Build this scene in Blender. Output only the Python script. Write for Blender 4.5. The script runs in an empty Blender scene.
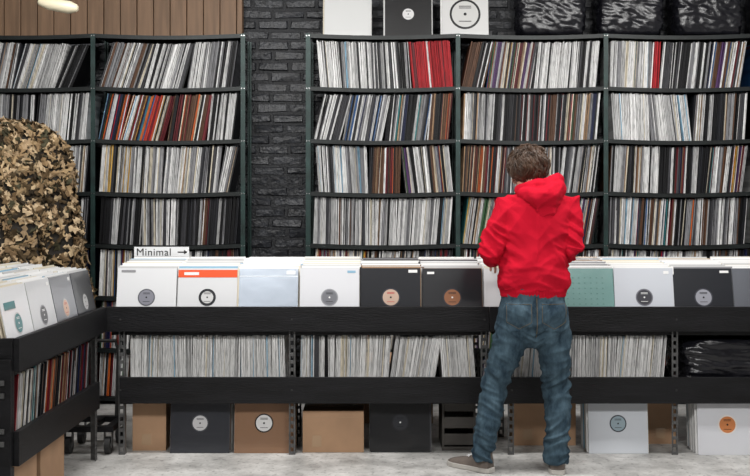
import bpy, bmesh, math, random
from mathutils import Vector, Matrix, noise
random.seed(7)
R=random.random
U=random.uniform
scene=bpy.context.scene
try:
    scene.view_settings.view_transform='Standard'
    scene.view_settings.look='None'
except Exception as e: print(e)

# ---------------------------------------------------------------- materials
def newmat(name):
    m=bpy.data.materials.new(name); m.use_nodes=True
    nt=m.node_tree; b=nt.nodes['Principled BSDF']
    return m,nt,b
def mat(name,col,rough=0.6,metal=0.0,spec=0.5,noise_amt=0.0,noise_scale=8,bump=0.0,bump_scale=60,coat=0.0,sheen=0.0,stretch=None):
    m,nt,b=newmat(name)
    b.inputs['Roughness'].default_value=rough
    b.inputs['Metallic'].default_value=metal
    b.inputs['Specular IOR Level'].default_value=spec
    b.inputs['Coat Weight'].default_value=coat
    b.inputs['Sheen Weight'].default_value=sheen
    b.inputs['Base Color'].default_value=(*col,1)
    tc=nt.nodes.new('ShaderNodeTexCoord')
    mp=nt.nodes.new('ShaderNodeMapping'); nt.links.new(tc.outputs['Object'],mp.inputs[0])
    if stretch: mp.inputs['Scale'].default_value=stretch
    if noise_amt>0:
        n=nt.nodes.new('ShaderNodeTexNoise'); n.inputs['Scale'].default_value=noise_scale; n.inputs['Detail'].default_value=6
        nt.links.new(mp.outputs[0],n.inputs['Vector'])
        r=nt.nodes.new('ShaderNodeValToRGB')
        r.color_ramp.elements[0].position=.3; r.color_ramp.elements[1].position=.7
        r.color_ramp.elements[0].color=(*[max(0,c*(1-noise_amt)) for c in col],1)
        r.color_ramp.elements[1].color=(*[min(1,c*(1+noise_amt)) for c in col],1)
        nt.links.new(n.outputs['Fac'],r.inputs[0]); nt.links.new(r.outputs[0],b.inputs['Base Color'])
    if bump>0:
        n=nt.nodes.new('ShaderNodeTexNoise'); n.inputs['Scale'].default_value=bump_scale; n.inputs['Detail'].default_value=5
        nt.links.new(mp.outputs[0],n.inputs['Vector'])
        bp=nt.nodes.new('ShaderNodeBump'); bp.inputs['Strength'].default_value=bump; bp.inputs['Distance'].default_value=.01
        nt.links.new(n.outputs['Fac'],bp.inputs['Height']); nt.links.new(bp.outputs[0],b.inputs['Normal'])
    return m
def attrmat(name,rough=0.5,coat=0.0,detail=0.0,metal=0.0,wrinkle=0.0,spec=.5):
    m,nt,b=newmat(name)
    a=nt.nodes.new('ShaderNodeAttribute'); a.attribute_name='Col'
    b.inputs['Roughness'].default_value=rough
    b.inputs['Metallic'].default_value=metal
    b.inputs['Specular IOR Level'].default_value=spec
    b.inputs['Coat Weight'].default_value=coat
    b.inputs['Coat Roughness'].default_value=0.12
    if wrinkle>0:
        tc=nt.nodes.new('ShaderNodeTexCoord'); n=nt.nodes.new('ShaderNodeTexNoise'); n.inputs['Scale'].default_value=9; n.inputs['Detail'].default_value=2
        nt.links.new(tc.outputs['Object'],n.inputs['Vector'])
        bp=nt.nodes.new('ShaderNodeBump'); bp.inputs['Strength'].default_value=wrinkle; bp.inputs['Distance'].default_value=.01
        nt.links.new(n.outputs['Fac'],bp.inputs['Height']); nt.links.new(bp.outputs[0],b.inputs['Coat Normal'])
        if metal>0: nt.links.new(bp.outputs[0],b.inputs['Normal'])
    if detail>0:
        tc=nt.nodes.new('ShaderNodeTexCoord'); mp=nt.nodes.new('ShaderNodeMapping')
        mp.inputs['Scale'].default_value=(260,2,16)
        nt.links.new(tc.outputs['Object'],mp.inputs[0])
        n=nt.nodes.new('ShaderNodeTexNoise'); n.inputs['Scale'].default_value=1.0; n.inputs['Detail'].default_value=3
        nt.links.new(mp.outputs[0],n.inputs['Vector'])
        r=nt.nodes.new('ShaderNodeValToRGB'); r.color_ramp.elements[0].position=.36; r.color_ramp.elements[1].position=.52
        r.color_ramp.elements[0].color=(1-detail,1-detail,1-detail,1); r.color_ramp.elements[1].color=(1,1,1,1)
        nt.links.new(n.outputs['Fac'],r.inputs[0])
        mx=nt.nodes.new('ShaderNodeMix'); mx.data_type='RGBA'; mx.blend_type='MULTIPLY'; mx.inputs[0].default_value=1
        nt.links.new(a.outputs['Color'],mx.inputs[6]); nt.links.new(r.outputs[0],mx.inputs[7])
        nt.links.new(mx.outputs[2],b.inputs['Base Color'])
    else:
        nt.links.new(a.outputs['Color'],b.inputs['Base Color'])
    return m
M_spine=attrmat('record_spines_mat',0.5,0.0,0.42,spec=.3)
M_sleeve=attrmat('sleeve_mat',0.4,0.6,wrinkle=.2,spec=.3)
M_silver=attrmat('silver_sleeve_mat',0.36,0.3,metal=.85,wrinkle=.16)
M_leaf=attrmat('camo_fabric_mat',0.85,spec=.2)
M_blackwood=mat('black_painted_wood',(0.0045,0.0045,0.0055),0.5,spec=.28,noise_amt=.5,noise_scale=5,bump=.25,bump_scale=30,stretch=(1,4,6))
M_shelf=mat('shelf_metal_dark',(0.006,0.009,0.009),0.45,metal=.2,noise_amt=.4,noise_scale=12)
M_post=mat('shelf_post_green',(0.012,0.032,0.029),0.45,metal=.2,noise_amt=.4,noise_scale=12)
M_slot=mat('slotted_steel',(0.10,0.10,0.10),0.45,metal=.5,noise_amt=.3,noise_scale=30)
M_brick=mat('black_brick_paint',(0.021,0.023,0.028),0.40,noise_amt=.6,noise_scale=16,bump=.9,bump_scale=38)
M_mortar=mat('black_mortar',(0.012,0.013,0.016),0.6,bump=.8,bump_scale=60)
M_card=mat('cardboard',(0.40,0.245,0.145),0.8,noise_amt=.12,noise_scale=6)
M_tape=mat('packing_tape',(0.42,0.28,0.17),0.25)
M_plank=mat('brown_panel_wood',(0.21,0.125,0.072),0.6,noise_amt=.22,noise_scale=4,stretch=(8,8,.6))
M_bag=mat('black_plastic',(0.008,0.008,0.011),0.26,bump=.4,bump_scale=25)
M_rubber=mat('black_rubber',(0.015,0.015,0.015),0.6)
M_steel=mat('steel',(0.5,0.5,0.5),0.3,metal=1)
M_cream=mat('cream_enamel',(0.75,0.68,0.5),0.35)
M_white=mat('white_card',(0.75,0.76,0.77),0.5)
M_eye=mat('eye_white',(0.6,0.58,0.56),0.25)
M_ink=mat('black_ink',(0.01,0.01,0.01),0.5)
M_wall=mat('painted_plaster',(0.45,0.45,0.45),0.8,noise_amt=.06,noise_scale=3)

def concrete():
    m,nt,b=newmat('concrete_floor')
    tc=nt.nodes.new('ShaderNodeTexCoord')
    n=nt.nodes.new('ShaderNodeTexNoise'); n.inputs['Scale'].default_value=4.5; n.inputs['Detail'].default_value=12; n.inputs['Roughness'].default_value=.7
    nt.links.new(tc.outputs['Object'],n.inputs['Vector'])
    r=nt.nodes.new('ShaderNodeValToRGB')
    r.color_ramp.elements[0].position=.32; r.color_ramp.elements[0].color=(.22,.215,.205,1)
    r.color_ramp.elements[1].position=.64; r.color_ramp.elements[1].color=(.60,.59,.57,1)
    nt.links.new(n.outputs['Fac'],r.inputs[0])
    n2=nt.nodes.new('ShaderNodeTexNoise'); n2.inputs['Scale'].default_value=38; n2.inputs['Detail'].default_value=3
    nt.links.new(tc.outputs['Object'],n2.inputs['Vector'])
    r2=nt.nodes.new('ShaderNodeValToRGB'); r2.color_ramp.elements[0].position=.34; r2.color_ramp.elements[1].position=.42
    r2.color_ramp.elements[0].color=(.6,.6,.6,1)
    nt.links.new(n2.outputs['Fac'],r2.inputs[0])
    mx=nt.nodes.new('ShaderNodeMix'); mx.data_type='RGBA'; mx.blend_type='MULTIPLY'; mx.inputs[0].default_value=1
    nt.links.new(r.outputs[0],mx.inputs[6]); nt.links.new(r2.outputs[0],mx.inputs[7])
    nt.links.new(mx.outputs[2],b.inputs['Base Color'])
    b.inputs['Roughness'].default_value=.5
    bp=nt.nodes.new('ShaderNodeBump'); bp.inputs['Strength'].default_value=.15; bp.inputs['Distance'].default_value=.01
    nt.links.new(n.outputs['Fac'],bp.inputs['Height']); nt.links.new(bp.outputs[0],b.inputs['Normal'])
    return m
M_floor=concrete()

# ---------------------------------------------------------------- mesh builder
class MB:
    def __init__(s): s.v=[]; s.f=[]; s.m=[]; s.c=[]; s.T=None
    def pt(s,p):
        s.v.append(s.T(p) if s.T else tuple(p)); return len(s.v)-1
    def face(s,ids,m=0,c=(.5,.5,.5)):
        s.f.append(ids); s.m.append(m); s.c.append(c)
    def hexa(s,P,m=0,c=(.5,.5,.5)):
        i=[s.pt(p) for p in P]
        for q in ((0,3,2,1),(4,5,6,7),(0,1,5,4),(1,2,6,5),(2,3,7,6),(3,0,4,7)):
            s.face([i[k] for k in q],m,c)
    def box(s,x0,x1,y0,y1,z0,z1,m=0,c=(.5,.5,.5)):
        s.hexa([(x0,y0,z0),(x1,y0,z0),(x1,y1,z0),(x0,y1,z0),(x0,y0,z1),(x1,y0,z1),(x1,y1,z1),(x0,y1,z1)],m,c)
    def obox(s,o,a,b,cc,m=0,c=(.5,.5,.5)):
        o=Vector(o);a=Vector(a);b=Vector(b);cc=Vector(cc)
        s.hexa([o,o+a,o+a+b,o+b,o+cc,o+a+cc,o+a+b+cc,o+b+cc],m,c)
    def ring(s,o,u,v,r0,r1,m=0,c=(.5,.5,.5),n=28):
        o=Vector(o)
        A=[s.pt(o+u*(r1*math.cos(t))+v*(r1*math.sin(t))) for t in [2*math.pi*k/n for k in range(n)]]
        if r0<=0: s.face(A,m,c)
        else:
            B=[s.pt(o+u*(r0*math.cos(t))+v*(r0*math.sin(t))) for t in [2*math.pi*k/n for k in range(n)]]
            for k in range(n): s.face([A[k],A[(k+1)%n],B[(k+1)%n],B[k]],m,c)
    def loft(s,pts,rad,n=18,m=0,c=(.5,.5,.5),ref=Vector((1,0,0)),cap=True):
        pts=[Vector(p) for p in pts]
        rad=[(r,r) if isinstance(r,(int,float)) else r for r in rad]
        rings=[]
        N=len(pts)
        for i,p in enumerate(pts):
            t=(pts[min(i+1,N-1)]-pts[max(i-1,0)]).normalized()
            a=(ref-t*ref.dot(t))
            if a.length<1e-3: a=Vector((0,1,0))-t*t.y
            a.normalize(); b=t.cross(a)
            if cap and i==0:
                for q,sh in ((.5,.85),(.85,.5)):
                    mr=min(rad[0]); rings.append([s.pt(p-t*mr*sh*.9+a*rad[i][0]*q*math.cos(w)+b*rad[i][1]*q*math.sin(w)) for w in [2*math.pi*k/n for k in range(n)]])
            rings.append([s.pt(p+a*rad[i][0]*math.cos(w)+b*rad[i][1]*math.sin(w)) for w in [2*math.pi*k/n for k in range(n)]])
            if cap and i==N-1:
                for q,sh in ((.85,.5),(.5,.85)):
                    mr=min(rad[-1]); rings.append([s.pt(p+t*mr*sh*.9+a*rad[i][0]*q*math.cos(w)+b*rad[i][1]*q*math.sin(w)) for w in [2*math.pi*k/n for k in range(n)]])
        for A,B in zip(rings,rings[1:]):
            for k in range(n): s.face([A[k],A[(k+1)%n],B[(k+1)%n],B[k]],m,c)
        s.face(rings[0][::-1],m,c); s.face(rings[-1],m,c)
    def ell(s,o,r,m=0,c=(.5,.5,.5),nu=20,nv=12,rot=None):
        o=Vector(o); rings=[]
        for j in range(1,nv):
            ph=math.pi*j/nv
            row=[]
            for k in range(nu):
                t=2*math.pi*k/nu
                d=Vector((r[0]*math.sin(ph)*math.cos(t),r[1]*math.sin(ph)*math.sin(t),-r[2]*math.cos(ph)))
                if rot: d=rot@d
                row.append(s.pt(o+d))
            rings.append(row)
        d0=Vector((0,0,-r[2])); d1=Vector((0,0,r[2]))
        if rot: d0=rot@d0; d1=rot@d1
        b=s.pt(o+d0); t=s.pt(o+d1)
        for A,B in zip(rings,rings[1:]):
            for k in range(nu): s.face([A[k],A[(k+1)%nu],B[(k+1)%nu],B[k]],m,c)
        for k in range(nu):
            s.face([b,rings[0][(k+1)%nu],rings[0][k]],m,c); s.face([t,rings[-1][k],rings[-1][(k+1)%nu]],m,c)
    def done(s,name,mats,smooth=False,parent=None,bevel=0,col=True):
        me=bpy.data.meshes.new(name); me.from_pydata([tuple(p) for p in s.v],[],s.f)
        for mm in mats: me.materials.append(mm)
        me.polygons.foreach_set('material_index',s.m)
        if smooth: me.polygons.foreach_set('use_smooth',[True]*len(s.f))
        if col:
            ca=me.color_attributes.new('Col','FLOAT_COLOR','CORNER')
            buf=[]
            for f,c in zip(s.f,s.c): buf+= [c[0],c[1],c[2],1.0]*len(f)
            ca.data.foreach_set('color',buf)
        me.update()
        ob=bpy.data.objects.new(name,me); scene.collection.objects.link(ob)
        if parent: ob.parent=parent
        if bevel:
            b=ob.modifiers.new('bevel','BEVEL'); b.width=bevel; b.segments=2; b.limit_method='ANGLE'
        return ob

def remeshed(mb,name,mt,voxel,smooth=4,disp=None,parent=None,post=None):
    tmp=mb.done('tmp',[mt],col=False)
    r=tmp.modifiers.new('r','REMESH'); r.mode='VOXEL'; r.voxel_size=voxel
    if smooth:
        sm=tmp.modifiers.new('s','SMOOTH'); sm.factor=.5; sm.iterations=smooth
    dg=bpy.context.evaluated_depsgraph_get()
    me=bpy.data.meshes.new_from_object(tmp.evaluated_get(dg))
    bpy.data.objects.remove(tmp)
    if disp:
        ns=[v.normal.copy() for v in me.vertices]
        for v,nn in zip(me.vertices,ns):
            v.co=v.co+nn*disp(v.co.copy(),nn)
    me.materials.clear(); me.materials.append(mt)
    for p in me.polygons: p.use_smooth=True; p.material_index=0
    me.update()
    ob=bpy.data.objects.new(name,me); scene.collection.objects.link(ob)
    if parent: ob.parent=parent
    return ob
def empty(name,loc=(0,0,0)):
    e=bpy.data.objects.new(name,None); scene.collection.objects.link(e); e.empty_display_size=.1
    return e

# ---------------------------------------------------------------- room
YW=7.20
def plain(name,x0,x1,y0,y1,z0,z1,m):
    b=MB(); b.box(x0,x1,y0,y1,z0,z1); return b.done(name,[m],col=False)
plain('floor',-4.2,4.6,-2.2,7.4,-.1,0,M_floor)
plain('ceiling',-4.2,4.6,-2.2,7.4,3.4,3.5,M_wall)
plain('wall_left',-4.2,-4.1,-2.2,7.4,0,3.4,M_wall)
plain('wall_right',4.5,4.6,-2.2,7.4,0,3.4,M_wall)
plain('wall_front',-4.1,4.5,-2.2,-2.1,0,3.4,M_wall)
b=MB(); b.box(-4.1,4.5,YW+.004,YW+.2,0,3.4,m=1)
BH=.073;BL=.225
row=0; z=0.0
while z<3.38:
    x=-4.1+(BL*.5 if row%2 else 0)+U(-.02,.02)
    while x<4.5-BL*.3:
        x1=min(x+BL-.008-U(0,.006),4.5); z1=min(z+BH-.008,3.4)
        dy=U(-.008,.005); ch=.010
        y0=YW-.004+dy
        j=lambda: U(-.006,.006)
        P=[(x,YW+.02,z),(x1,YW+.02,z),(x1,YW+.02,z1),(x,YW+.02,z1),
           (x+ch+j(),y0+j(),z+ch+j()),(x1-ch+j(),y0+j(),z+ch+j()),(x1-ch+j(),y0+j(),z1-ch+j()),(x+ch+j(),y0+j(),z1-ch+j())]
        b.hexa([P[0],P[1],P[2],P[3],P[4],P[5],P[6],P[7]])
        x+=BL
    z+=BH; row+=1
b.done('wall_back',[M_brick,M_mortar],col=False)

b=MB(); x=-3.6
while x<-0.93:
    w=.115
    b.box(x,min(x+w-.006,-.92),7.10+U(-.003,.003),7.13,2.49,3.38); x+=w
b.box(-3.6,-.92,7.13,7.19,2.49,3.38)
b.done('brown_plank_panel',[M_plank],col=False,bevel=.003)

# ---------------------------------------------------------------- records
def hx(s): 
    s=s.lstrip('#'); v=[int(s[i:i+2],16)/255 for i in (0,2,4)]
    return tuple((c/12.92 if c<.04045 else ((c+.055)/1.055)**2.4) for c in v)
C={k:hx(v) for k,v in dict(w='e0e0df',cr='d2c9b5',g='87878a',lg='b8b8b8',dg='434347',k='0e0e11',k2='1e1f24',br='5e402d',tan='9a7d60',
   r='ae1420',dr='62151d',o='bd5a22',y='bb9238',bl='22558c',nv='161f42',te='2b7072',gr='3a5e3c',pu='50345f',pk='ab707c',lb='80a8c0').items()}
PAL=dict(
 white='w w w cr lg lg w g g dg k dg k tan cr w lg w w g k2',
 grey='w lg lg g g dg w k k k2 w tan cr br lg w g dg w',
 mix='w w cr lg g k k k dg br tan o r bl y te nv gr pu w cr lg dr w lg k w g cr k2 dg',
 col='bl o r lb y te w k br nv dr cr w o bl gr r k w lg',
 dark='k k k k k2 k2 dg dg br g w nv dr lg k k2',
 black='k k k k k2 k2 dg k k2 k g lg',
 cream='cr cr w w tan y lg cr g k dg w lg w',
 brown='br br tan tan br k cr dr o br k2 w',
 red='r r r r r dr r w',
 bw='w k w k lg k w w dg w k g',
 blue='bl lb w lg nv w g bl k dg w w lg k',
 pale='w w w lg w cr g lg w k dg lb w lg',
 vpale='w w w w w w w cr w lg w w cr w w lb w lg',
)
PAL={k:[C[c] for c in v.split()] for k,v in PAL.items()}
def vary(c,a=.12):
    k=1+U(-a,a); return tuple(min(1,x*k) for x in c)
def rec_row(mb,x0,x1,zf,yf,segs,h0=.315,thin=1.0,gap=.84):
    W=x1-x0; bx=x0+.006; prev=0; xs=x0
    for si,(fr,lean,pal) in enumerate(segs):
        a=math.radians(lean); xe=xs+fr*W; xs=xe
        if si==len(segs)-1: xe=x1-.004
        if prev>a: bx+=h0*(math.sin(prev)-math.sin(a))*.85
        rep=0; col=None; drift=0
        if a<0 and si==0: bx+=h0*math.sin(-a)
        while True:
            t=random.choice((.0025,.003,.003,.0035,.004,.005,.006,.008))*thin
            if rep<=0:
                col=random.choice(PAL[pal]); grey=max(col)-min(col)<.12
                rep=random.choice((1,1,1,2,2,3,5)) if grey or pal=='red' else random.choice((1,1,1,2))
            rep-=1
            drift=max(-1.5,min(1.8,drift+U(-.35,.38)))
            aa=a+math.radians(drift+U(-.5,.5))
            h=h0+U(-.010,.002)
            lim=xe if (si<len(segs)-1) else x1-.004-max(0,h*math.sin(aa))
            if bx+t>lim: break
            u=Vector((math.sin(aa),0,math.cos(aa))); w=Vector((math.cos(aa),0,-math.sin(aa)))
            z0=zf(bx)+.001
            yj=yf+U(0,.018 if gap<.9 else .008)
            if aa>=0:
                br=Vector((bx+t,yj,z0)); o=br-w*t
            else: o=Vector((bx,yj,z0))
            mb.obox(o,w*t*gap,(0,.300,0),u*h,0,vary(col,.22 if gap<.9 else .12))
            bx+=t/math.cos(aa)
        prev=a
YS=6.80
boards=[2.455,2.105,1.757,1.408,1.062,.715,.37,.05]
bays=[(-2.86,-1.869),(-1.869,-.875),(-.444,.55),(.55,1.53),(1.53,2.51),(2.51,3.45)]
SEG={
0:[[(.45,12,'grey'),(.3,16,'pale'),(.25,22,'black')],[(.6,4,'grey'),(.4,6,'white')],[(.5,3,'grey'),(.5,4,'white')],[(1,3,'dark')]],
1:[[(.3,18,'grey'),(.3,15,'bw'),(.4,9,'bw')],[(.16,12,'col'),(.3,16,'col'),(.3,9,'brown'),(.24,6,'bw')],[(.45,4,'cream'),(.4,6,'white'),(.15,11,'white')],[(.3,3,'black'),(.2,0,'cream'),(.28,2,'dark'),(.22,3,'black')]],
2:[[(.35,-5,'pale'),(.35,-3,'bw'),(.3,-6,'red')],[(.2,14,'bw'),(.3,10,'blue'),(.3,7,'mix'),(.2,5,'brown')],[(.4,-4,'pale'),(.22,2,'brown'),(.38,-6,'mix')],[(.3,2,'grey'),(.3,1,'white'),(.4,3,'pale')]],
3:[[(.16,12,'dark'),(.34,8,'mix'),(.5,6,'bw')],[(.3,2,'grey'),(.4,3,'dark'),(.3,5,'mix')],[(.3,3,'brown'),(.4,3,'grey'),(.3,6,'white')],[(.2,8,'mix'),(.5,2,'red'),(.3,8,'mix')]],
4:[[(.3,2,'pale'),(.06,3,'red'),(.34,5,'bw'),(.3,8,'mix')],[(.3,-3,'vpale'),(.3,-6,'pale'),(.4,4,'grey')],[(.4,3,'grey'),(.3,4,'dark'),(.3,6,'mix')],[(.2,2,'pale'),(.4,4,'mix'),(.4,3,'grey')]],
5:[[(1,5,'mix')],[(1,3,'grey')],[(1,4,'white')],[(1,3,'mix')]],
}
def sag(x0,x1):
    return lambda x: -.013*math.sin(math.pi*max(0,min(1,(x-x0)/(x1-x0))))
for bi,(x0,x1) in enumerate(bays):
    sf=sag(x0,x1)
    mb=MB()
    for ri in range(7):
        zb=boards[ri+1]
        segs=SEG[bi][ri] if ri<4 else [(.4,3,'mix'),(.3,5,'grey'),(.3,3,'dark')]
        rec_row(mb,x0+.024,x1-.024,lambda x,zb=zb: zb+.005+sf(x),YS+.022,segs,h0=.312)
    mb.done('shelved_vinyl_records',[M_spine])
def shelfunit(name,pairs):
    s=MB()
    xs=sorted(set([p for q in pairs for p in q]))
    for x in xs:
        for yy in (YS-.004,YS+.345):
            s.box(x-.015,x+.015,yy,yy+.004,0,2.459,m=1)
            s.box(x-.002,x+.002,yy+(.004 if yy<7 else -.035),yy+(.04 if yy<7 else 0),0,2.459,m=1)
        for zb in boards:
            for q in (-.008,.008): s.box(x+q-.003,x+q+.003,YS-.007,YS-.004,zb-.012,zb-.006,m=2)
    for (x0,x1) in pairs:
        sf=sag(x0,x1)
        for zb in boards:
            N=10
            for k in range(N):
                a=x0+.015+(x1-x0-.030)*k/N; c=x0+.015+(x1-x0-.030)*(k+1)/N
                za,zc=zb+sf(a),zb+sf(c)
                s.hexa([(a,YS+.0,za-.022),(c,YS+.0,zc-.022),(c,YS+.01,zc-.022),(a,YS+.01,za-.022),(a,YS,za+.004),(c,YS,zc+.004),(c,YS+.01,zc+.004),(a,YS+.01,za+.004)])
                s.hexa([(a,YS+.01,za-.003),(c,YS+.01,zc-.003),(c,YS+.345,zc-.003),(a,YS+.345,za-.003),(a,YS+.01,za+.003),(c,YS+.01,zc+.003),(c,YS+.345,zc+.003),(a,YS+.345,za+.003)])
    return s.done(name,[M_shelf,M_post,M_steel],col=False)
shelfunit('metal_record_shelving',bays[:2])
shelfunit('metal_record_shelving',bays[2:])

# ---------------------------------------------------------------- sleeve stacks
def stack(name,T,uc,d0,z0,style,n=38,lean=12,pitch=.0088,rise=.10,pal='vpale',w=.315):
    mb=MB(); mb.T=T
    a=math.radians(lean)
    up=Vector((0,math.sin(a),math.cos(a))); nrm=Vector((0,-math.cos(a),math.sin(a)))
    mi=1 if style.get('silver') else 0
    for i in range(n):
        d=d0+i*pitch; zz=z0+i*pitch*rise+(U(-.006,.009) if i else 0)
        xo=0 if i==0 else U(-.010,.010)
        c=style['c'] if i==0 else vary(random.choice(PAL[style.get('pal',pal)]),.1)
        o=Vector((uc-w/2+xo,d,zz))
        mb.obox(o,(w,0,0),-nrm*.0035,up*.313,mi if i==0 else 0,c)
    o=Vector((uc,d0,z0))+up*.1565+nrm*.0008
    X=Vector((1,0,0))
    L=style.get('label')
    if L:
        r=style.get('r',.046)
        mb.ring(o,X,up,.0,r,0,L[1])
        mb.ring(o+nrm*.0006,X,up,0,r*style.get('k',.86),0,L[0])
        mb.ring(o+nrm*.0012,X,up,0,r*.10,0,C['k'] if sum(L[0])>.5 else C['w'])
        for q in (-.5,.38,.5):
            oo=o+nrm*.0012+up*(r*q); mb.obox(oo-X*r*.4,X*r*.8,up*r*.05,nrm*.0002,0,vary(L[2]) )
    for (v0,v1,cc) in style.get('bands',[]):
        oo=Vector((uc-w/2,d0,z0))+up*(v0*.313)+nrm*.0004
        mb.obox(oo,(w,0,0),up*((v1-v0)*.313),nrm*.0006,0,cc)
    for (u0,v0,u1,v1,cc) in style.get('rects',[]):
        oo=Vector((uc-w/2+u0*w,d0,z0))+up*(v0*.313)+nrm*.0011
        mb.obox(oo,(w*(u1-u0),0,0),up*((v1-v0)*.313),nrm*.0005,0,cc)
    return mb.done(name,[M_sleeve,M_silver])
Tm=lambda p:(p[0],p[1],p[2])
Tw=lambda p:(-1.41-(p[1]-5.40),p[0],p[2])
stick=(.84,.9,.93,.95,C['w'])
styles=[
 (-1.216,dict(c=hx('d2d3d5'),label=(hx('7d7e88'),hx('55565c'),C['k']),rects=[(.06,.93,.3,.97,C['g'])])),
 (-.892,dict(c=hx('cfd0d2'),label=(hx('c8c8c8'),C['k2'],C['k']),k=.7,bands=[(.84,.97,hx('e0501e'))],rects=[(.1,.88,.35,.93,C['w'])])),
 (-.568,dict(c=hx('7f868f'),silver=True,bands=[(.86,.875,hx('d5dbe2'))],rects=[(.8,.90,.95,.96,C['w'])])),
 (-.242,dict(c=hx('cccdd1'),label=(hx('6d6e74'),hx('8a8b90'),C['k']),rects=[(.8,.92,.94,.96,C['lb'])])),
 (.084,dict(c=hx('15171d'),label=(hx('b9a08f'),hx('30323a'),C['r']),r=.050,rects=[(.8,.92,.95,.97,C['w'])],pal='grey')),
 (.411,dict(c=hx('131419'),label=(hx('8a5a3c'),hx('25262e'),C['k']),r=.050,rects=[(.08,.9,.2,.94,C['w'])],pal='grey')),
 (.738,dict(c=hx('d0d0d2'),label=(hx('777777'),C['k'],C['k']))),
 (1.116,dict(c=hx('648a86'),rects=[(.1+.1*i,.2+.09*j,.125+.1*i,.215+.09*j,hx('4f7772')) for i in range(8) for j in range(8)],pal='grey')),
 (1.432,dict(c=hx('bcc0c7'),label=(hx('3a3a40'),hx('6a6a72'),C['w']),rects=[stick])),
 (1.748,dict(c=hx('191b21'),label=(hx('8d8e96'),hx('35363e'),C['k']),r=.05,rects=[(.8,.92,.95,.96,C['w'])],pal='grey')),
 (2.066,dict(c=hx('7d8088'),label=(hx('333338'),hx('5a5a60'),C['k']),silver=True)),
 (2.384,dict(c=hx('d0d0d0'),label=(hx('777777'),C['k'],C['k']))),
]
for k,(xc,st) in enumerate(styles): stack('record_bin_stack',Tm,xc,5.425,.672,st,n=44,lean=(12,11,14,12,10.5,12.5,12,13,11,12.5,12,12)[k])
wst=[(5.20,dict(c=hx('26282e'),label=(C['lg'],C['dg'],C['k']))),(4.875,dict(c=hx('a3a5aa'),label=(hx('caa28a'),C['lg'],C['r']),rects=[stick],silver=True)),
     (4.55,dict(c=hx('c5c6c8'),label=(C['dg'],C['g'],C['w']),rects=[stick])),(4.225,dict(c=hx('d4d5d7'),label=(C['te'],C['lg'],C['w']),rects=[(.1,.7,.5,.8,C['te'])]))]
for yc,st in wst: stack('record_bin_stack',Tw,yc,5.425,.672,st,n=44,pal='vpale')

# ---------------------------------------------------------------- browser racks
def slotted(s,x,y,z0,z1,m=1,w=.034,dirx=True,fl=.034):
    e=w*.27
    def bx(a0,a1,q0,q1):
        if dirx: s.box(x+a0,x+a1,y,y+.003,q0,q1,m)
        else: s.box(x,x+.003,y+a0,y+a1,q0,q1,m)
    bx(-w/2,-w/2+e,z0,z1); bx(w/2-e,w/2,z0,z1)
    z=z0
    while z<z1-.02:
        bx(-w/2+e,w/2-e,z,min(z+.018,z1)); z+=.04
    if dirx: s.box(x+w/2-.003,x+w/2,y+.003,y+fl,z0,z1,m)
    else: s.box(x-.031,x,y+w/2-.003,y+w/2,z0,z1,m)
def rack(name,x0,x1,posts):
    s=MB()
    s.box(x0,x1,5.378,5.402,.652,.782)
    s.box(x0+(.07 if x0<-1 else 0),x1,5.378,5.402,.275,.412)
    s.box(x0+.02,x1,5.41,5.86,.63,.65)
    s.hexa([(x0+.02,5.42,.652),(x1,5.42,.652),(x1,5.86,.652),(x0+.02,5.86,.652),(x0+.02,5.42,.664),(x1,5.42,.664),(x1,5.86,.70),(x0+.02,5.86,.70)])
    s.box(x0+.02,x1,5.86,5.885,.60,.92)
    s.box(x0+.09,x1,5.41,5.86,.30,.318)
    s.box(x0+.09,x1,5.84,5.86,.30,.40)
    for x in posts:
        slotted(s,x,5.405,0,.65); slotted(s,x,5.83,0,.63)
        s.box(x-.005,x+.005,5.375,5.378,.71,.72,2); s.box(x-.005,x+.005,5.375,5.378,.34,.35,2)
    return s.done(name,[M_blackwood,M_slot,M_rubber],col=False,bevel=.002)
rack('record_browser_rack',-1.41,.60,[-1.335,-.437,.574])
rack('record_browser_rack',.602,2.62,[.716,1.58,2.5])
s=MB()
s.box(-1.432,-1.408,4.06,5.376,.652,.782)
s.box(-1.432,-1.408,4.06,5.25,.275,.412)
s.box(-1.95,-1.44,4.10,5.36,.63,.65)
s.box(-1.95,-1.44,4.10,5.36,.652,.664)
s.box(-1.97,-1.95,4.10,5.36,.60,.92)
s.box(-1.95,-1.44,4.10,5.3,.30,.318)
s.box(-1.98,-1.432,4.05,4.075,.275,.782)
s.box(-1.98,-1.432,4.05,4.075,0,.27)
s.box(-1.50,-1.432,4.03,4.05,0,.70)
for y in (5.28,): slotted(s,-1.437,y,0,.65,dirx=False)
for y in (4.12,5.28): slotted(s,-1.93,y,0,.63,dirx=False)
for zz in (.55,.60,.36,.41): s.box(-1.475,-1.455,4.02,4.03,zz,zz+.02,1)
s.done('record_browser_rack',[M_blackwood,M_slot],col=False,bevel=.002)

flat=lambda z:(lambda x:z)
def lower(name,x0,x1,segs,T=Tm,y=5.445,gap=.94):
    mb=MB(); mb.T=T; rec_row(mb,x0,x1,flat(.3185),y,segs,h0=.305,gap=gap,thin=.85); mb.done(name,[M_spine])
lower('lower_shelf_records',-1.305,-.465,[(.5,0,'vpale'),(.2,1,'vpale'),(.3,0,'vpale')])
lower('lower_shelf_records',-.405,.545,[(.2,1,'pale'),(.3,2,'vpale'),(.25,8,'vpale'),(.25,-5,'vpale')])
lower('lower_shelf_records',.745,1.555,[(.35,5,'vpale'),(.3,2,'vpale'),(.35,4,'vpale')])
lower('lower_shelf_records',4.14,5.24,[(.3,10,'mix'),(.3,14,'brown'),(.4,12,'dark')],T=Tw,gap=.84)

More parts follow.
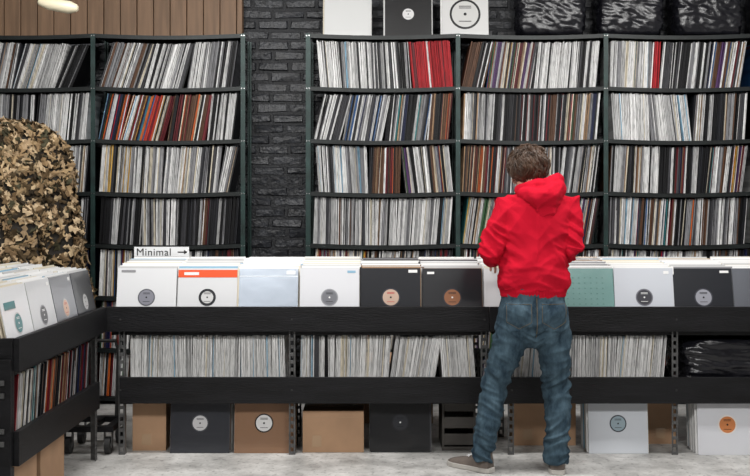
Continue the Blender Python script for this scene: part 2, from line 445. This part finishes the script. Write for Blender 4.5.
fst=[(-.93,dict(c=hx('2d2f35'),label=(hx('c7c7c9'),hx('45474d'),C['k']),pal='grey',silver=False),5.44),
     (-.59,dict(c=hx('86664e'),label=(hx('d8d8d8'),hx('2a2320'),C['k']),r=.05,pal='brown'),5.44),
     (.135,dict(c=hx('131417'),label=(hx('282a2f'),hx('1d1e22'),C['k']),pal='dark'),5.46),
     (1.29,dict(c=hx('c2c6cc'),label=(hx('8fa0a8'),hx('3a3c42'),C['k']),r=.045),5.43),
     (1.86,dict(c=hx('cacbd0'),label=(hx('c27a4a'),hx('dad3cc'),C['k']),r=.05),5.40),
     (2.24,dict(c=hx('c4c6cb'),label=(hx('8fa0a8'),hx('3a3c42'),C['k']),r=.05),5.43)]
for xc,st,d in fst: stack('floor_record_stack',Tm,xc,d,.001,st,n=24,lean=6,rise=0)

def cbox(name,x0,x1,y0,y1,z0,z1,open_=False):
    s=MB(); t=.006
    s.box(x0,x1,y0,y0+t,z0,z1); s.box(x0,x1,y1-t,y1,z0,z1); s.box(x0,x0+t,y0+t,y1-t,z0,z1); s.box(x1-t,x1,y0+t,y1-t,z0,z1)
    s.box(x0+t,x1-t,y0+t,y1-t,z0,z0+t)
    if open_:
        s.obox((x0,y0,z1),(x1-x0,0,0),(0,-.05,.07),(0,.004,.004)); s.obox((x0,y1,z1),(x1-x0,0,0),(0,.05,.07),(0,.004,.004))
    else:
        ym=(y0+y1)/2
        s.box(x0,x1,y0,ym-.002,z1,z1+t); s.box(x0,x1,ym+.002,y1,z1,z1+t)
        s.box(x0+.0,x1,ym-.025,ym+.025,z1+t,z1+t+.001,1)
        s.box(x0+.02,x1-.02,y0-.001,y0,z1-.03,z1-.027,1)
    s.box(x0+.05,x0+.10,y0-.001,y0,z0+.03,z0+.09,1)
    return s.done(name,[M_card,M_tape],col=False,bevel=.002)
cbox('cardboard_box',-.385,-.06,5.46,5.78,.0,.215)
cbox('cardboard_box',-1.30,-1.12,5.50,5.80,.0,.27)
cbox('cardboard_box',.76,1.10,5.62,5.80,.0,.25)
cbox('cardboard_box',1.50,1.66,5.66,5.80,.0,.27)
cbox('cardboard_box',-.40,.35,6.2,6.55,.0,.30,True)
cbox('cardboard_box',-1.88,-1.50,4.16,4.55,.0,.235)
cbox('cardboard_box',-1.88,-1.50,4.60,4.95,.0,.22)

cbx=MB()
for (x0,x1) in ((.36,.54),):
    cbx.box(x0,x1,5.5,5.8,0,.02); cbx.box(x0,x0+.012,5.5,5.8,.02,.27); cbx.box(x1-.012,x1,5.5,5.8,.02,.27); cbx.box(x0+.012,x1-.012,5.79,5.8,.02,.27)
    for z in (.03,.12,.21): cbx.box(x0+.012,x1-.012,5.5,5.51,z,z+.06)
cbx.done('slatted_crate',[mat('dark_crate_wood',(.05,.045,.04),.6,noise_amt=.3)],col=False,bevel=.002)

d=MB()
cx,cy=-1.50,5.60
d.box(cx-.16,cx+.12,cy-.2,cy-.16,.12,.15); d.box(cx-.16,cx+.12,cy+.06,cy+.1,.12,.15)
for xx in (-.16,-.03,.08): d.box(cx+xx,cx+xx+.04,cy-.16,cy+.06,.12,.15)
for xx in (-.12,.09):
    for yy in (-.17,.07):
        o=Vector((cx+xx-.014,cy+yy,.046)); 
        d.loft([o,o+Vector((.028,0,0))],[.045,.045],n=20,m=1,ref=Vector((0,0,1)),cap=False)
        d.loft([o-Vector((.003,0,0)),o+Vector((.031,0,0))],[.016,.016],n=12,m=2,ref=Vector((0,0,1)),cap=False)
        d.box(cx+xx-.022,cx+xx-.018,cy+yy-.015,cy+yy+.015,.046,.12,2); d.box(cx+xx+.018,cx+xx+.022,cy+yy-.015,cy+yy+.015,.046,.12,2)
d.loft([(cx-.1,cy+.08,.15),(cx-.1,cy+.12,.5),(cx-.08,cy+.13,.56),(cx+.05,cy+.13,.56),(cx+.07,cy+.12,.5),(cx+.07,cy+.08,.15)],[.011]*6,n=10,m=1,ref=Vector((0,1,0)))
d.done('hand_dolly',[M_blackwood,M_rubber,M_slot],col=False)

def bag(name,x0,x1,y0,y1,z0,z1,seed):
    bm=bmesh.new(); bmesh.ops.create_cube(bm,size=2); bmesh.ops.subdivide_edges(bm,edges=bm.edges[:],cuts=30,use_grid_fill=True)
    c=Vector(((x0+x1)/2,(y0+y1)/2,(z0+z1)/2)); h=Vector(((x1-x0)/2,(y1-y0)/2,(z1-z0)/2))
    for v in bm.verts:
        p=v.co.copy()
        q=(abs(p.x)**9+abs(p.y)**9+abs(p.z)**9)**(1/9)
        d=p/q
        n=noise.noise(Vector((d.x*2.2,d.y*2.2,d.z*2.2))+Vector((seed,0,0)))
        r=1-abs(noise.noise(Vector((d.x*2.5+d.z*2,d.y*3,d.z*3.5))+Vector((0,seed,0))))
        r2=1-abs(noise.noise(Vector((d.x*6+d.z*4,d.y*7,d.z*3))+Vector((0,0,seed))))
        k=.91+.05*n+.05*(r**4)+.03*(r2**4)
        w=Vector((d.x*h.x,d.y*h.y,d.z*h.z))*min(k,1.0)
        w.z=max(w.z,-h.z+.002)
        if d.z<-.9: w.z=-h.z
        v.co=c+w
    me=bpy.data.meshes.new(name); bm.to_mesh(me); bm.free(); me.materials.append(M_bag)
    for p in me.polygons:p.use_smooth=True
    ob=bpy.data.objects.new(name,me); scene.collection.objects.link(ob)
zt=boards[0]+.005
for i,(a,c_) in enumerate(((.95,1.42),(1.49,1.94),(2.0,2.46),(2.55,3.0))):
    bag('black_plastic_bag',a,c_,6.82,7.14,zt+.0005,zt+.36,i*3.1+1)
bag('black_plastic_bag',1.62,2.45,5.42,5.82,.319,.615,22.7)

def disp(name,x0,st,w=.315):
    stack(name,Tm,x0,6.93,zt+.0012,st,n=3,lean=7,rise=0)
disp('displayed_record',-.185,dict(c=hx('d3d4d3'),bands=[(.0,.03,hx('b8b8b8'))]))
disp('displayed_record',.225,dict(c=hx('0c0c0e'),label=(hx('d8d8d8'),hx('1c1c20'),C['k']),r=.045))
disp('displayed_record',.61,dict(c=hx('d0d0cf'),label=(hx('c9c9c7'),C['k'],C['k']),r=.105))

s=MB(); sx0,sx1,sz0,sz1,sy=-1.385,-1.07,1.018,1.078,5.90
s.box(sx0,sx1,sy,sy+.006,sz0,sz1,0); 
s.box(sx0,sx1,sy-.001,sy,sz0,sz0+.004,1)
s.box(-1.26,-1.235,sy+.006,sy+.012,.80,sz1-.01,1)
ay=sy-.0015; az=(sz0+sz1)/2
s.box(-1.135,-1.095,ay,sy,az-.003,az+.003,1)
i=[s.pt(p) for p in ((-1.098,ay,az-.013),(-1.078,ay,az),(-1.098,ay,az+.013))]; s.face(i,1)
sign=s.done('genre_divider_sign',[M_white,M_ink],col=False)
fc=bpy.data.curves.new('t','FONT'); fc.body='Minimal'; fc.size=.060; fc.extrude=.0006; fc.space_character=1.08
to=bpy.data.objects.new('tt',fc); scene.collection.objects.link(to)
bpy.context.view_layer.update()
me=bpy.data.meshes.new_from_object(to.evaluated_get(bpy.context.evaluated_depsgraph_get())); bpy.data.objects.remove(to)
me.materials.clear(); me.materials.append(M_ink)
tx=bpy.data.objects.new('sign_lettering',me); scene.collection.objects.link(tx)
tx.location=(sx0+.012,sy-.0012,sz0+.010); tx.rotation_euler=(math.pi/2,0,0); tx.parent=sign

l=MB(); o=Vector((-1.97,6.05,2.515))
l.loft([o,o+Vector((.05,0,-.012)),o+Vector((.17,0,-.03)),o+Vector((.20,0,-.034))],[.022,.034,.038,.026],n=20,ref=Vector((0,0,1)))
l.loft([o+Vector((.09,0,.03)),(o.x+.09,o.y,3.398)],[.007,.007],n=8,m=1)
l.done('ceiling_spotlight',[M_cream,M_steel],smooth=True,col=False)

# ---------------------------------------------------------------- camouflage net
cn=MB()
NC=(-2.25,6.18)
def netpt(t,z):
    zz=z
    r= 1.0 if zz<.76 else max(0,1-((zz-.76)/.24)**2.8)**(1/2.8)
    fold=1+.09*math.sin(5*t+3*zz)+.06*math.sin(11*t-2*zz)+.12*noise.noise(Vector((math.cos(t)*2,math.sin(t)*2,zz*6)))
    wid=1.0-.16*max(0,zz-.45)+(-.14*max(0,.55-zz)*2)
    return Vector((NC[0]+.44*r*fold*wid*math.cos(t),NC[1]+.30*r*fold*wid*math.sin(t),.01+1.80*zz))
def netcol():
    return vary(random.choice([hx('9b8467'),hx('846d50'),hx('ae9878'),hx('67533b'),hx('453826'),hx('947d5d'),hx('403d2d'),hx('b59f80'),hx('2d251a')]),.15)
nu,nv=36,26
g=[[cn.pt(netpt(2*math.pi*k/nu,j/nv)*1.0) for k in range(nu)] for j in range(nv+1)]
for j in range(nv):
    for k in range(nu): cn.face([g[j][k],g[j][(k+1)%nu],g[j+1][(k+1)%nu],g[j+1][k]],1,(.05,.04,.03))
for i in range(5200):
    t=U(math.pi*.85,math.pi*2.35); z=R()**.75
    p=netpt(t,z); e=.01
    pu=netpt(t+e,z)-p; pz=netpt(t,min(z+e,1))-netpt(t,z-e)
    n=pu.cross(pz)
    if n.length<1e-9: continue
    n.normalize()
    if n.dot(p-Vector((NC[0],NC[1],p.z)))<0: n=-n
    n=(n+Vector((U(-.6,.6),U(-.6,.6),U(-.5,.5)))).normalized()
    a=n.orthogonal().normalized(); a=(Matrix.Rotation(U(0,6.28),3,n)@a); bb=n.cross(a)
    q=p+n*U(.003,.03); L=U(.022,.044); W=L*U(.45,.9); col=netcol()
    shape=[(-1,0),(-.5,.7),(-.1,.35),(.35,.9),(.6,.3),(1,.1),(.5,-.35),(.3,-.9),(-.15,-.4),(-.6,-.75)]
    ids=[cn.pt(q+a*L*sx*U(.85,1.1)+bb*W*sy_*U(.85,1.1)+n*(.009*(sx*sx-sy_*sy_*.8))) for sx,sy_ in shape]
    c0=cn.pt(q+n*.004)
    for k in range(10): cn.face([c0,ids[k],ids[(k+1)%10]],0,col)
cn.done('camouflage_net',[M_leaf,mat('net_backing',(.02,.016,.012),.9)])

# ---------------------------------------------------------------- man
man=empty('man')
M_red=mat('red_sweatshirt',(0.47,0.004,0.020),.9,spec=.15,noise_amt=.10,noise_scale=7,bump=.25,bump_scale=350)
M_skin,nt,bs=newmat('skin'); bs.inputs['Base Color'].default_value=(.55,.30,.22,1); bs.inputs['Roughness'].default_value=.5
bs.inputs['Subsurface Weight'].default_value=.1; bs.inputs['Subsurface Scale'].default_value=.01
M_hair=mat('brown_hair',(0.062,0.034,0.020),.42,noise_amt=.5,noise_scale=25)
M_denim,nt,bs=newmat('blue_denim')
tc=nt.nodes.new('ShaderNodeTexCoord'); n1=nt.nodes.new('ShaderNodeTexNoise'); n1.inputs['Scale'].default_value=16; n1.inputs['Detail'].default_value=10; n1.inputs['Roughness'].default_value=.7
mp=nt.nodes.new('ShaderNodeMapping'); mp.inputs['Scale'].default_value=(1,1,.45)
nt.links.new(tc.outputs['Object'],mp.inputs[0]); nt.links.new(mp.outputs[0],n1.inputs['Vector'])
rp=nt.nodes.new('ShaderNodeValToRGB'); rp.color_ramp.elements[0].position=.34; rp.color_ramp.elements[0].color=(.009,.022,.036,1)
rp.color_ramp.elements[1].position=.76; rp.color_ramp.elements[1].color=(.080,.130,.165,1)
nt.links.new(n1.outputs['Fac'],rp.inputs[0]); nt.links.new(rp.outputs[0],bs.inputs['Base Color']); bs.inputs['Roughness'].default_value=.9; bs.inputs['Specular IOR Level'].default_value=.2
n2=nt.nodes.new('ShaderNodeTexNoise'); n2.inputs['Scale'].default_value=500
nt.links.new(tc.outputs['Object'],n2.inputs['Vector']); bp=nt.nodes.new('ShaderNodeBump'); bp.inputs['Strength'].default_value=.3; bp.inputs['Distance'].default_value=.002
nt.links.new(n2.outputs['Fac'],bp.inputs['Height']); nt.links.new(bp.outputs[0],bs.inputs['Normal'])
M_stitch=mat('denim_seam_thread',(.10,.075,.04),.8)

nz=lambda x,y,z: noise.noise(Vector((x,y,z)))
def ridge(v): return 1-min(1,abs(v)*2.6)
h=MB()
h.loft([(.786,5.10,.885),(.786,5.10,.93),(.787,5.10,1.0),(.792,5.105,1.10),(.802,5.115,1.20),(.808,5.125,1.28),(.810,5.135,1.335),(.810,5.15,1.375),(.810,5.165,1.40)],
       [(.166,.120),(.178,.133),(.168,.132),(.168,.130),(.180,.135),(.190,.13),(.158,.11),(.095,.088),(.07,.07)],n=32)
h.loft([(.785,5.10,.862),(.785,5.10,.895)],[(.163,.116),(.163,.116)],n=32,cap=False)
def arm(sh,el,wr,cuff):
    sh,el,wr,cuff=map(Vector,(sh,el,wr,cuff))
    pts=[sh+(Vector((.808,5.13,1.31))-sh)*.35,sh,sh.lerp(el,.35),sh.lerp(el,.7),el,el.lerp(wr,.3),el.lerp(wr,.65),wr]
    h.loft(pts,[.072,.073,.066,.060,.055,.054,.049,.046],n=20,ref=Vector((.3,1,.2)))
    h.loft([wr,cuff],[.038,.036],n=16,cap=False,ref=Vector((.3,0,1)))
arm((.652,5.13,1.308),(.566,5.06,1.080),(.605,5.27,1.040),(.617,5.315,1.038))
arm((.965,5.13,1.312),(.975,5.07,1.10),(.915,5.27,1.05),(.895,5.315,1.045))
def dh(p,n):
    s_=1 if p.x>.79 else -1
    dx=abs(p.x-.79)
    side=min(1,.40+dx*5)
    v=.015*side*(ridge(nz(p.x*3.2,p.y*2+s_*3,p.z*5.5+dx*6))-.5)
    v+=.0085*side*(ridge(nz(p.x*6+7,p.y*5,p.z*11-dx*9))-.5)
    if p.z<1.05:
        k=min(1,(1.05-p.z)/.1); v+=.010*k*(ridge(nz(p.x*5,p.y*5,p.z*20+dx*5))-.4)
    for e in (Vector((.566,5.06,1.085)),Vector((.975,5.07,1.10))):
        d_=(p-e).length
        if d_<.17: v+=.013*(1-d_/.17)*(ridge(nz(p.x*8,p.y*8,p.z*24+p.x*16))*2-1)
    if p.z<.897: v=.0015*math.sin(math.atan2(p.y-5.1,p.x-.785)*90)
    return v
remeshed(h,'hoodie',M_red,.0055,3,dh,man)
hd=MB()
c0=Vector((.812,5.145,1.395))
ring=[]
for k in range(25):
    t=2*math.pi*k/24
    ring.append((c0+Vector((.085*math.cos(t),.090*math.sin(t),.012*math.cos(t)-.004*math.sin(t))),.028+.014*max(0,-math.sin(t))))
hd.loft([p for p,_ in ring],[r for _,r in ring],n=14,ref=Vector((0,0,1)),cap=False)
hd.loft([(.735,5.06,1.365),(.79,5.015,1.345),(.85,5.012,1.355),(.91,5.06,1.395)],[.038,.056,.064,.048],n=16,ref=Vector((0,0,1)))
hd.loft([(.835,5.012,1.33),(.83,5.0,1.27)],[(.080,.03),(.040,.018)],n=16)
hd.loft([(.85,5.05,1.400),(.895,5.08,1.430),(.925,5.11,1.445)],[.048,.042,.026],n=14,ref=Vector((0,0,1)))
def dhd(p,n):
    return .013*(ridge(nz(p.x*5+p.z*6,p.y*5,p.z*8-p.x*8))-.5)+.006*(ridge(nz(p.x*12+p.z*6,p.y*10,p.z*12))-.5)
remeshed(hd,'hood',M_red,.005,3,dhd,man)
j=MB()
j.loft([(.785,5.10,.92),(.785,5.10,.86),(.786,5.095,.80),(.786,5.095,.73),(.785,5.095,.69)],[(.150,.110),(.160,.117),(.170,.125),(.168,.125),(.14,.105)],n=30)
j.ell((.706,5.040,.775),(.081,.072,.090)); j.ell((.866,5.040,.775),(.081,.072,.090))
j.loft([(.703,5.095,.78),(.686,5.09,.70),(.657,5.09,.60),(.624,5.10,.50),(.597,5.11,.41),(.576,5.085,.31),(.552,5.07,.22),(.534,5.07,.12),(.530,5.07,.055)],
       [(.090,.105),(.090,.108),(.083,.098),(.073,.083),(.065,.074),(.063,.074),(.057,.068),(.053,.064),(.056,.068)],n=24,cap=False)
j.loft([(.866,5.095,.78),(.877,5.09,.70),(.888,5.09,.60),(.898,5.10,.50),(.905,5.115,.41),(.906,5.085,.31),(.902,5.06,.22),(.896,5.05,.12),(.892,5.05,.05)],
       [(.090,.105),(.091,.108),(.083,.098),(.073,.083),(.067,.074),(.065,.074),(.060,.068),(.057,.064),(.060,.068)],n=24,cap=False)
def dj(p,n):
    kn=math.exp(-((p.z-.42)/.10)**2); an=math.exp(-((p.z-.13)/.11)**2); bt=math.exp(-((p.z-.665)/.05)**2)
    q=p.x*10 if p.x<.78 else -p.x*10
    v=.006*(ridge(nz(p.x*7,p.y*7,p.z*9+q))-.5)
    v+=(.012*kn+.017*an+.011*bt+.003)*(ridge(nz(p.x*7,p.y*7,p.z*24+q*1.3))-.45)
    v+=.002*nz(p.x*22,p.y*22,p.z*22)
    if n.y<-.3 and .70<p.z<.835:
        for cx in (.70,.87):
            if abs(p.x-cx)<.060-(max(0,.735-p.z))*.6: v+=.005
    return v
jo=remeshed(j,'jeans',M_denim,.0055,3,dj,man)
from mathutils.bvhtree import BVHTree
bv=BVHTree.FromPolygons([v.co.copy() for v in jo.data.vertices],[tuple(p.vertices) for p in jo.data.polygons])
sm=MB()
def seam(path,r=.0013):
    pts=[]
    for (x,z) in path:
        hit=bv.ray_cast(Vector((x,4.6,z)),Vector((0,1,0)))
        if hit[0]: pts.append(hit[0]+Vector((0,-.0006,0)))
    if len(pts)>2: sm.loft(pts,[r]*len(pts),n=5,ref=Vector((1,0,0)))
for cx in (.70,.87):
    w_=.059
    P=[(cx-w_,.832),(cx+w_,.832),(cx+w_,.745),(cx,.712),(cx-w_,.745),(cx-w_,.832)]
    path=[]
    for (a,b2) in zip(P,P[1:]):
        for k in range(10): path.append((a[0]+(b2[0]-a[0])*k/10,a[1]+(b2[1]-a[1])*k/10))
    seam(path)
seam([(.786,.86-.01*k) for k in range(20)],.002)
sm.done('jeans_seams',[M_stitch],smooth=True,parent=man,col=False)
M_shoe=mat('grey_suede_shoe',(.13,.105,.09),.8,noise_amt=.2,noise_scale=20,bump=.2,bump_scale=200)
M_sole=mat('shoe_sole_rubber',(.42,.40,.37),.6)
def shoe(name,heel,toe):
    heel=Vector((*heel,0)); toe=Vector((*toe,0)); dd=(toe-heel); L=dd.length; dd.normalize(); sd=Vector((dd.y,-dd.x,0))
    P=lambda a,s_,z: heel+dd*(a*L)+sd*s_+Vector((0,0,z))
    pr=[(.04,.030,.085),(.15,.038,.095),(.30,.038,.090),(.45,.041,.072),(.62,.047,.056),(.78,.049,.046),(.90,.042,.038),(.97,.028,.030)]
    m_=MB()
    rings=[]
    for a,w,hh in pr:
        rings.append([m_.pt(P(a,w*math.copysign(abs(math.cos(t))**.7,math.cos(t)),.018+(hh-.018)*max(0,math.sin(t))**.8 if math.sin(t)>0 else .018+.004*math.sin(t))) for t in [2*math.pi*k/20 for k in range(20)]])
    for A,B in zip(rings,rings[1:]):
        for k in range(20): m_.face([A[k],A[(k+1)%20],B[(k+1)%20],B[k]])
    m_.face(rings[0][::-1]); m_.face(rings[-1])
    m_.loft([P(.17,0,.06),P(.17,0,.12)],[(.036,.042),(.034,.04)],n=16,ref=sd)
    remeshed(m_,name+'_upper',M_shoe,.004,3,None,man)
    so=MB(); prof=[(0,.022),(.04,.034),(.15,.042),(.3,.041),(.45,.043),(.62,.050),(.78,.053),(.9,.046),(.97,.032),(1.0,.015)]
    out=[(a,w) for a,w in prof]+[(a,-w) for a,w in prof[::-1]]
    lo=[so.pt(P(a,w,.001)) for a,w in out]; hi=[so.pt(P(a,w,.024)) for a,w in out]
    so.face(lo[::-1]); so.face(hi)
    for k in range(len(out)): so.face([lo[k],lo[(k+1)%len(out)],hi[(k+1)%len(out)],hi[k]])
    so.done(name+'_sole',[M_sole],parent=man,col=False,bevel=.003)
    la=MB()
    for a in (.40,.47,.54): 
        z=.085-(a-.4)*.16
        la.loft([P(a,-.025,z-.008),P(a,0,z+.004),P(a,.025,z-.008)],[.0035]*3,n=6,ref=Vector((0,0,1)))
    la.done(name+'_laces',[M_white],parent=man,col=False)
shoe('left_shoe',(.575,5.03),(.380,5.22))
shoe('right_shoe',(.888,4.985),(.920,5.265))
# head
HR=Matrix.Translation(Vector((.774,5.215,1.488)))@Matrix.Rotation(math.radians(24),4,'Z')@Matrix.Rotation(math.radians(-26),4,'X')@Matrix.Scale(.94,4)
def TH(p): return tuple(HR@Vector(p))
hm=MB(); hm.T=TH
hm.ell((0,-.012,.03),(.076,.096,.086)); hm.ell((0,.022,-.02),(.067,.074,.085))
hm.ell((0,.052,-.080),(.042,.036,.032))
hm.loft([(-.050,.010,-.062),(-.03,.045,-.078),(0,.062,-.084),(.03,.045,-.078),(.050,.010,-.062)],[.026,.026,.026,.026,.026],n=12,ref=Vector((0,0,1)))
hm.loft([(0,.088,.02),(0,.100,-.005),(0,.110,-.025)],[(.009,.01),(.011,.012),(.014,.011)],n=12)
hm.ell((-.011,.101,-.030),(.008,.009,.007)); hm.ell((.011,.101,-.030),(.008,.009,.007))
hm.loft([(-.05,.075,.028),(0,.091,.026),(.05,.075,.028)],[.010,.010,.010],n=10,ref=Vector((0,0,1)))
hm.ell((-.040,.062,-.022),(.026,.024,.026)); hm.ell((.040,.062,-.022),(.026,.024,.026))
hm.loft([(-.024,.086,-.054),(0,.096,-.052),(.024,.086,-.054)],[.005,.007,.005],n=10,ref=Vector((0,0,1)))
hm.loft([(-.022,.086,-.064),(0,.095,-.064),(.022,.086,-.064)],[.005,.008,.005],n=10,ref=Vector((0,0,1)))
for s_ in (-1,1):
    er=[(s_*.084,-.005-.016*math.cos(t),.030*math.sin(t)) for t in [2*math.pi*k/14 for k in range(15)]]
    hm.loft(er,[.0055]*15,n=8,ref=Vector((1,0,0)),cap=False); hm.ell((s_*.077,-.005,0),(.006,.016,.027))
inv=HR.inverted()
nb=inv@Vector((.81,5.15,1.34)); nt_=Vector((0,-.025,-.03))
hm.loft([nb,nb.lerp(nt_,.5),nt_],[.060,.056,.056],n=20)
remeshed(hm,'head_and_neck',M_skin,.0042,3,None,man)
ey=MB(); ey.T=TH
for s_ in (-1,1):
    ey.ell((s_*.031,.073,.003),(.0125,.0125,.0125),0); ey.ell((s_*.031,.0836,-.001),(.0055,.003,.005),1)
    ey.ell((s_*.031,.0735,.0065),(.0142,.0138,.0110),2); ey.ell((s_*.031,.0730,-.0095),(.0138,.0130,.0060),2)
    ey.loft([(s_*.016,.094,.028),(s_*.033,.092,.032),(s_*.05,.080,.027)],[.003,.0038,.002],n=8,m=1,ref=Vector((0,0,1)))
ey.done('eyes_and_brows',[M_eye,M_hair,M_skin],smooth=True,parent=man,col=False)
def hair_r(d):
    return not (d.y>.45 and d.z<.40) and not(d.y>-.05 and d.z<-.30) and not(d.z<-.88)
hb=MB(); hb.T=TH
HC=Vector((0,-.018,.022)); HA=Vector((.098,.115,.105))
nu,nv=48,32; g=[]
for jv in range(1,nv):
    ph=math.pi*jv/nv; rw=[]
    for k in range(nu):
        t=2*math.pi*k/nu; d_=Vector((math.sin(ph)*math.cos(t),math.sin(ph)*math.sin(t),-math.cos(ph)))
        f=.97 if hair_r(d_) else .70
        f*=1+.06*nz(d_.x*3,d_.y*3,d_.z*3)+.03*nz(d_.x*9,d_.y*9,d_.z*9)
        rw.append(hb.pt(HC+Vector((d_.x*HA.x,d_.y*HA.y,d_.z*HA.z))*f))
    g.append(rw)
for A,B in zip(g,g[1:]):
    for k in range(nu): hb.face([A[k],A[(k+1)%nu],B[(k+1)%nu],B[k]])
hb.face(g[0][::-1]); hb.face(g[-1])
crown=Vector((.15,-.35,.92)).normalized()
for i in range(2600):
    d_=Vector((random.gauss(0,1),random.gauss(0,1),random.gauss(0,1))).normalized()
    if not hair_r(d_): continue
    fl=(d_-crown); fl=fl+Vector((0,0,-.5))+Vector((nz(d_.x*2.5,d_.y*2.5,d_.z*2.5+9),nz(d_.x*2.5+5,d_.y*2.5,d_.z*2.5),nz(d_.x*2.5,d_.y*2.5+3,d_.z*2.5)))*1.8
    fl=(fl-d_*fl.dot(d_))
    if fl.length<.05: fl=Vector((.1,-.3,-1)); fl=fl-d_*fl.dot(d_)
    fl.normalize(); sd=d_.cross(fl)
    clump=nz(d_.x*5,d_.y*5,d_.z*5)*6.28*1.3
    L=U(.05,.085); amp=U(.002,.006)
    if d_.y>.2: L*=.5
    cb=nz(d_.x*4.5+3,d_.y*4.5,d_.z*4.5)
    pts=[]
    for k in range(9):
        q=k/8
        dd=d_+fl*(q*L/.1); dd.normalize()
        if dd.z<-.9: dd.z=-.9; dd.normalize()
        base=HC+Vector((dd.x*HA.x,dd.y*HA.y,dd.z*HA.z))*(.99+.07*math.sin(q*3.0)+.05*q*q+.13*cb)
        pts.append(base+sd*amp*math.sin(clump+q*6)*1.5+d_*amp*math.cos(clump+q*6))
    hb.loft(pts,[.0016,.0022,.0024,.0024,.0024,.0022,.0018,.0013,.0006],n=4,ref=sd,cap=False)
hb.done('hair',[M_hair],smooth=True,parent=man,col=False)
def hand(name,wr,fw,down,thumbside):
    wr=Vector(wr); fw=Vector(fw).normalized(); down=Vector(down); down=(down-fw*down.dot(fw)).normalized(); ts=Vector(thumbside); ts=(ts-fw*ts.dot(fw)-down*ts.dot(down)).normalized()
    P=lambda f,s_,d_: wr+fw*f+ts*s_+down*d_
    m_=MB()
    m_.loft([P(-.06,0,0),P(0,0,0),P(.03,0,.002),P(.06,0,.004),P(.085,0,.006)],[(.026,.021),(.028,.019),(.036,.017),(.041,.015),(.040,.012)],n=18,ref=ts)
    for k,(s_,ln,sp) in enumerate(((.030,.072,.10),(.010,.080,.02),(-.011,.074,-.05),(-.030,.058,-.14))):
        p=P(.078,s_,.004); d0=(fw+ts*sp+down*.25).normalized(); d1=(fw*.8+ts*sp+down*.75).normalized(); d2=(fw*.35+ts*sp+down*1.0).normalized()
        a=p+d0*ln*.48; b_=a+d1*ln*.30; c_=b_+d2*ln*.22
        m_.loft([p-fw*.015,p,a,b_,c_],[.009,.0092,.0085,.0077,.0065],n=12,ref=ts)
    p=P(.025,.026,.006)
    m_.loft([p-ts*.01,p+ts*.014+fw*.018+down*.004,p+ts*.024+fw*.045+down*.014,p+ts*.022+fw*.066+down*.024],[.014,.012,.0098,.008],n=12,ref=down)
    remeshed(m_,name,M_skin,.0028,2,None,man)
hand('left_hand',(.623,5.335,1.04),(.25,1,-.32),(0,-.2,-1),(1,0,0))
hand('right_hand',(.885,5.335,1.045),(-.28,1,-.34),(0,-.2,-1),(-1,0,0))

# ---------------------------------------------------------------- lights
def added_area_light(x,y,sx,sy,power,tilt=0,col=(1.0,.985,.965)):  # soft area light added out of frame, with an invented housing on the ceiling
    f=MB(); f.box(x-sx/2-.03,x+sx/2+.03,y-sy/2-.03,y+sy/2+.03,3.33,3.399)
    ob=f.done('added_light_housing',[M_white],col=False)
    L=bpy.data.lights.new('fill_area_light','AREA'); L.shape='RECTANGLE'; L.size=sx; L.size_y=sy; L.energy=power; L.color=col
    lo=bpy.data.objects.new('fill_area_light',L); lo.location=(x,y,3.28); lo.rotation_euler=(math.radians(tilt),0,0); lo.parent=ob
    scene.collection.objects.link(lo)
added_area_light(-1.3,1.6,1.6,.8,120,42)  # added front pair, softbox-like, aimed forward at the shelves
added_area_light(1.6,1.6,1.6,.8,120,42)
added_area_light(-1.0,4.6,2.0,.3,66,14)  # added overhead pair, brings out depth shading
added_area_light(1.7,4.6,2.0,.3,66,14)
w=bpy.data.worlds.new('world'); scene.world=w; w.use_nodes=True
w.node_tree.nodes['Background'].inputs[0].default_value=(.6,.62,.65,1); w.node_tree.nodes['Background'].inputs[1].default_value=.3

# ---------------------------------------------------------------- camera
cd=bpy.data.cameras.new('camera'); cam=bpy.data.objects.new('camera',cd); scene.collection.objects.link(cam)
cam.location=(0,0,1.29); cam.rotation_euler=(math.pi/2,0,0)
cd.sensor_width=36; cd.lens=1026/750*36; cd.shift_y=-28/750
scene.camera=cam
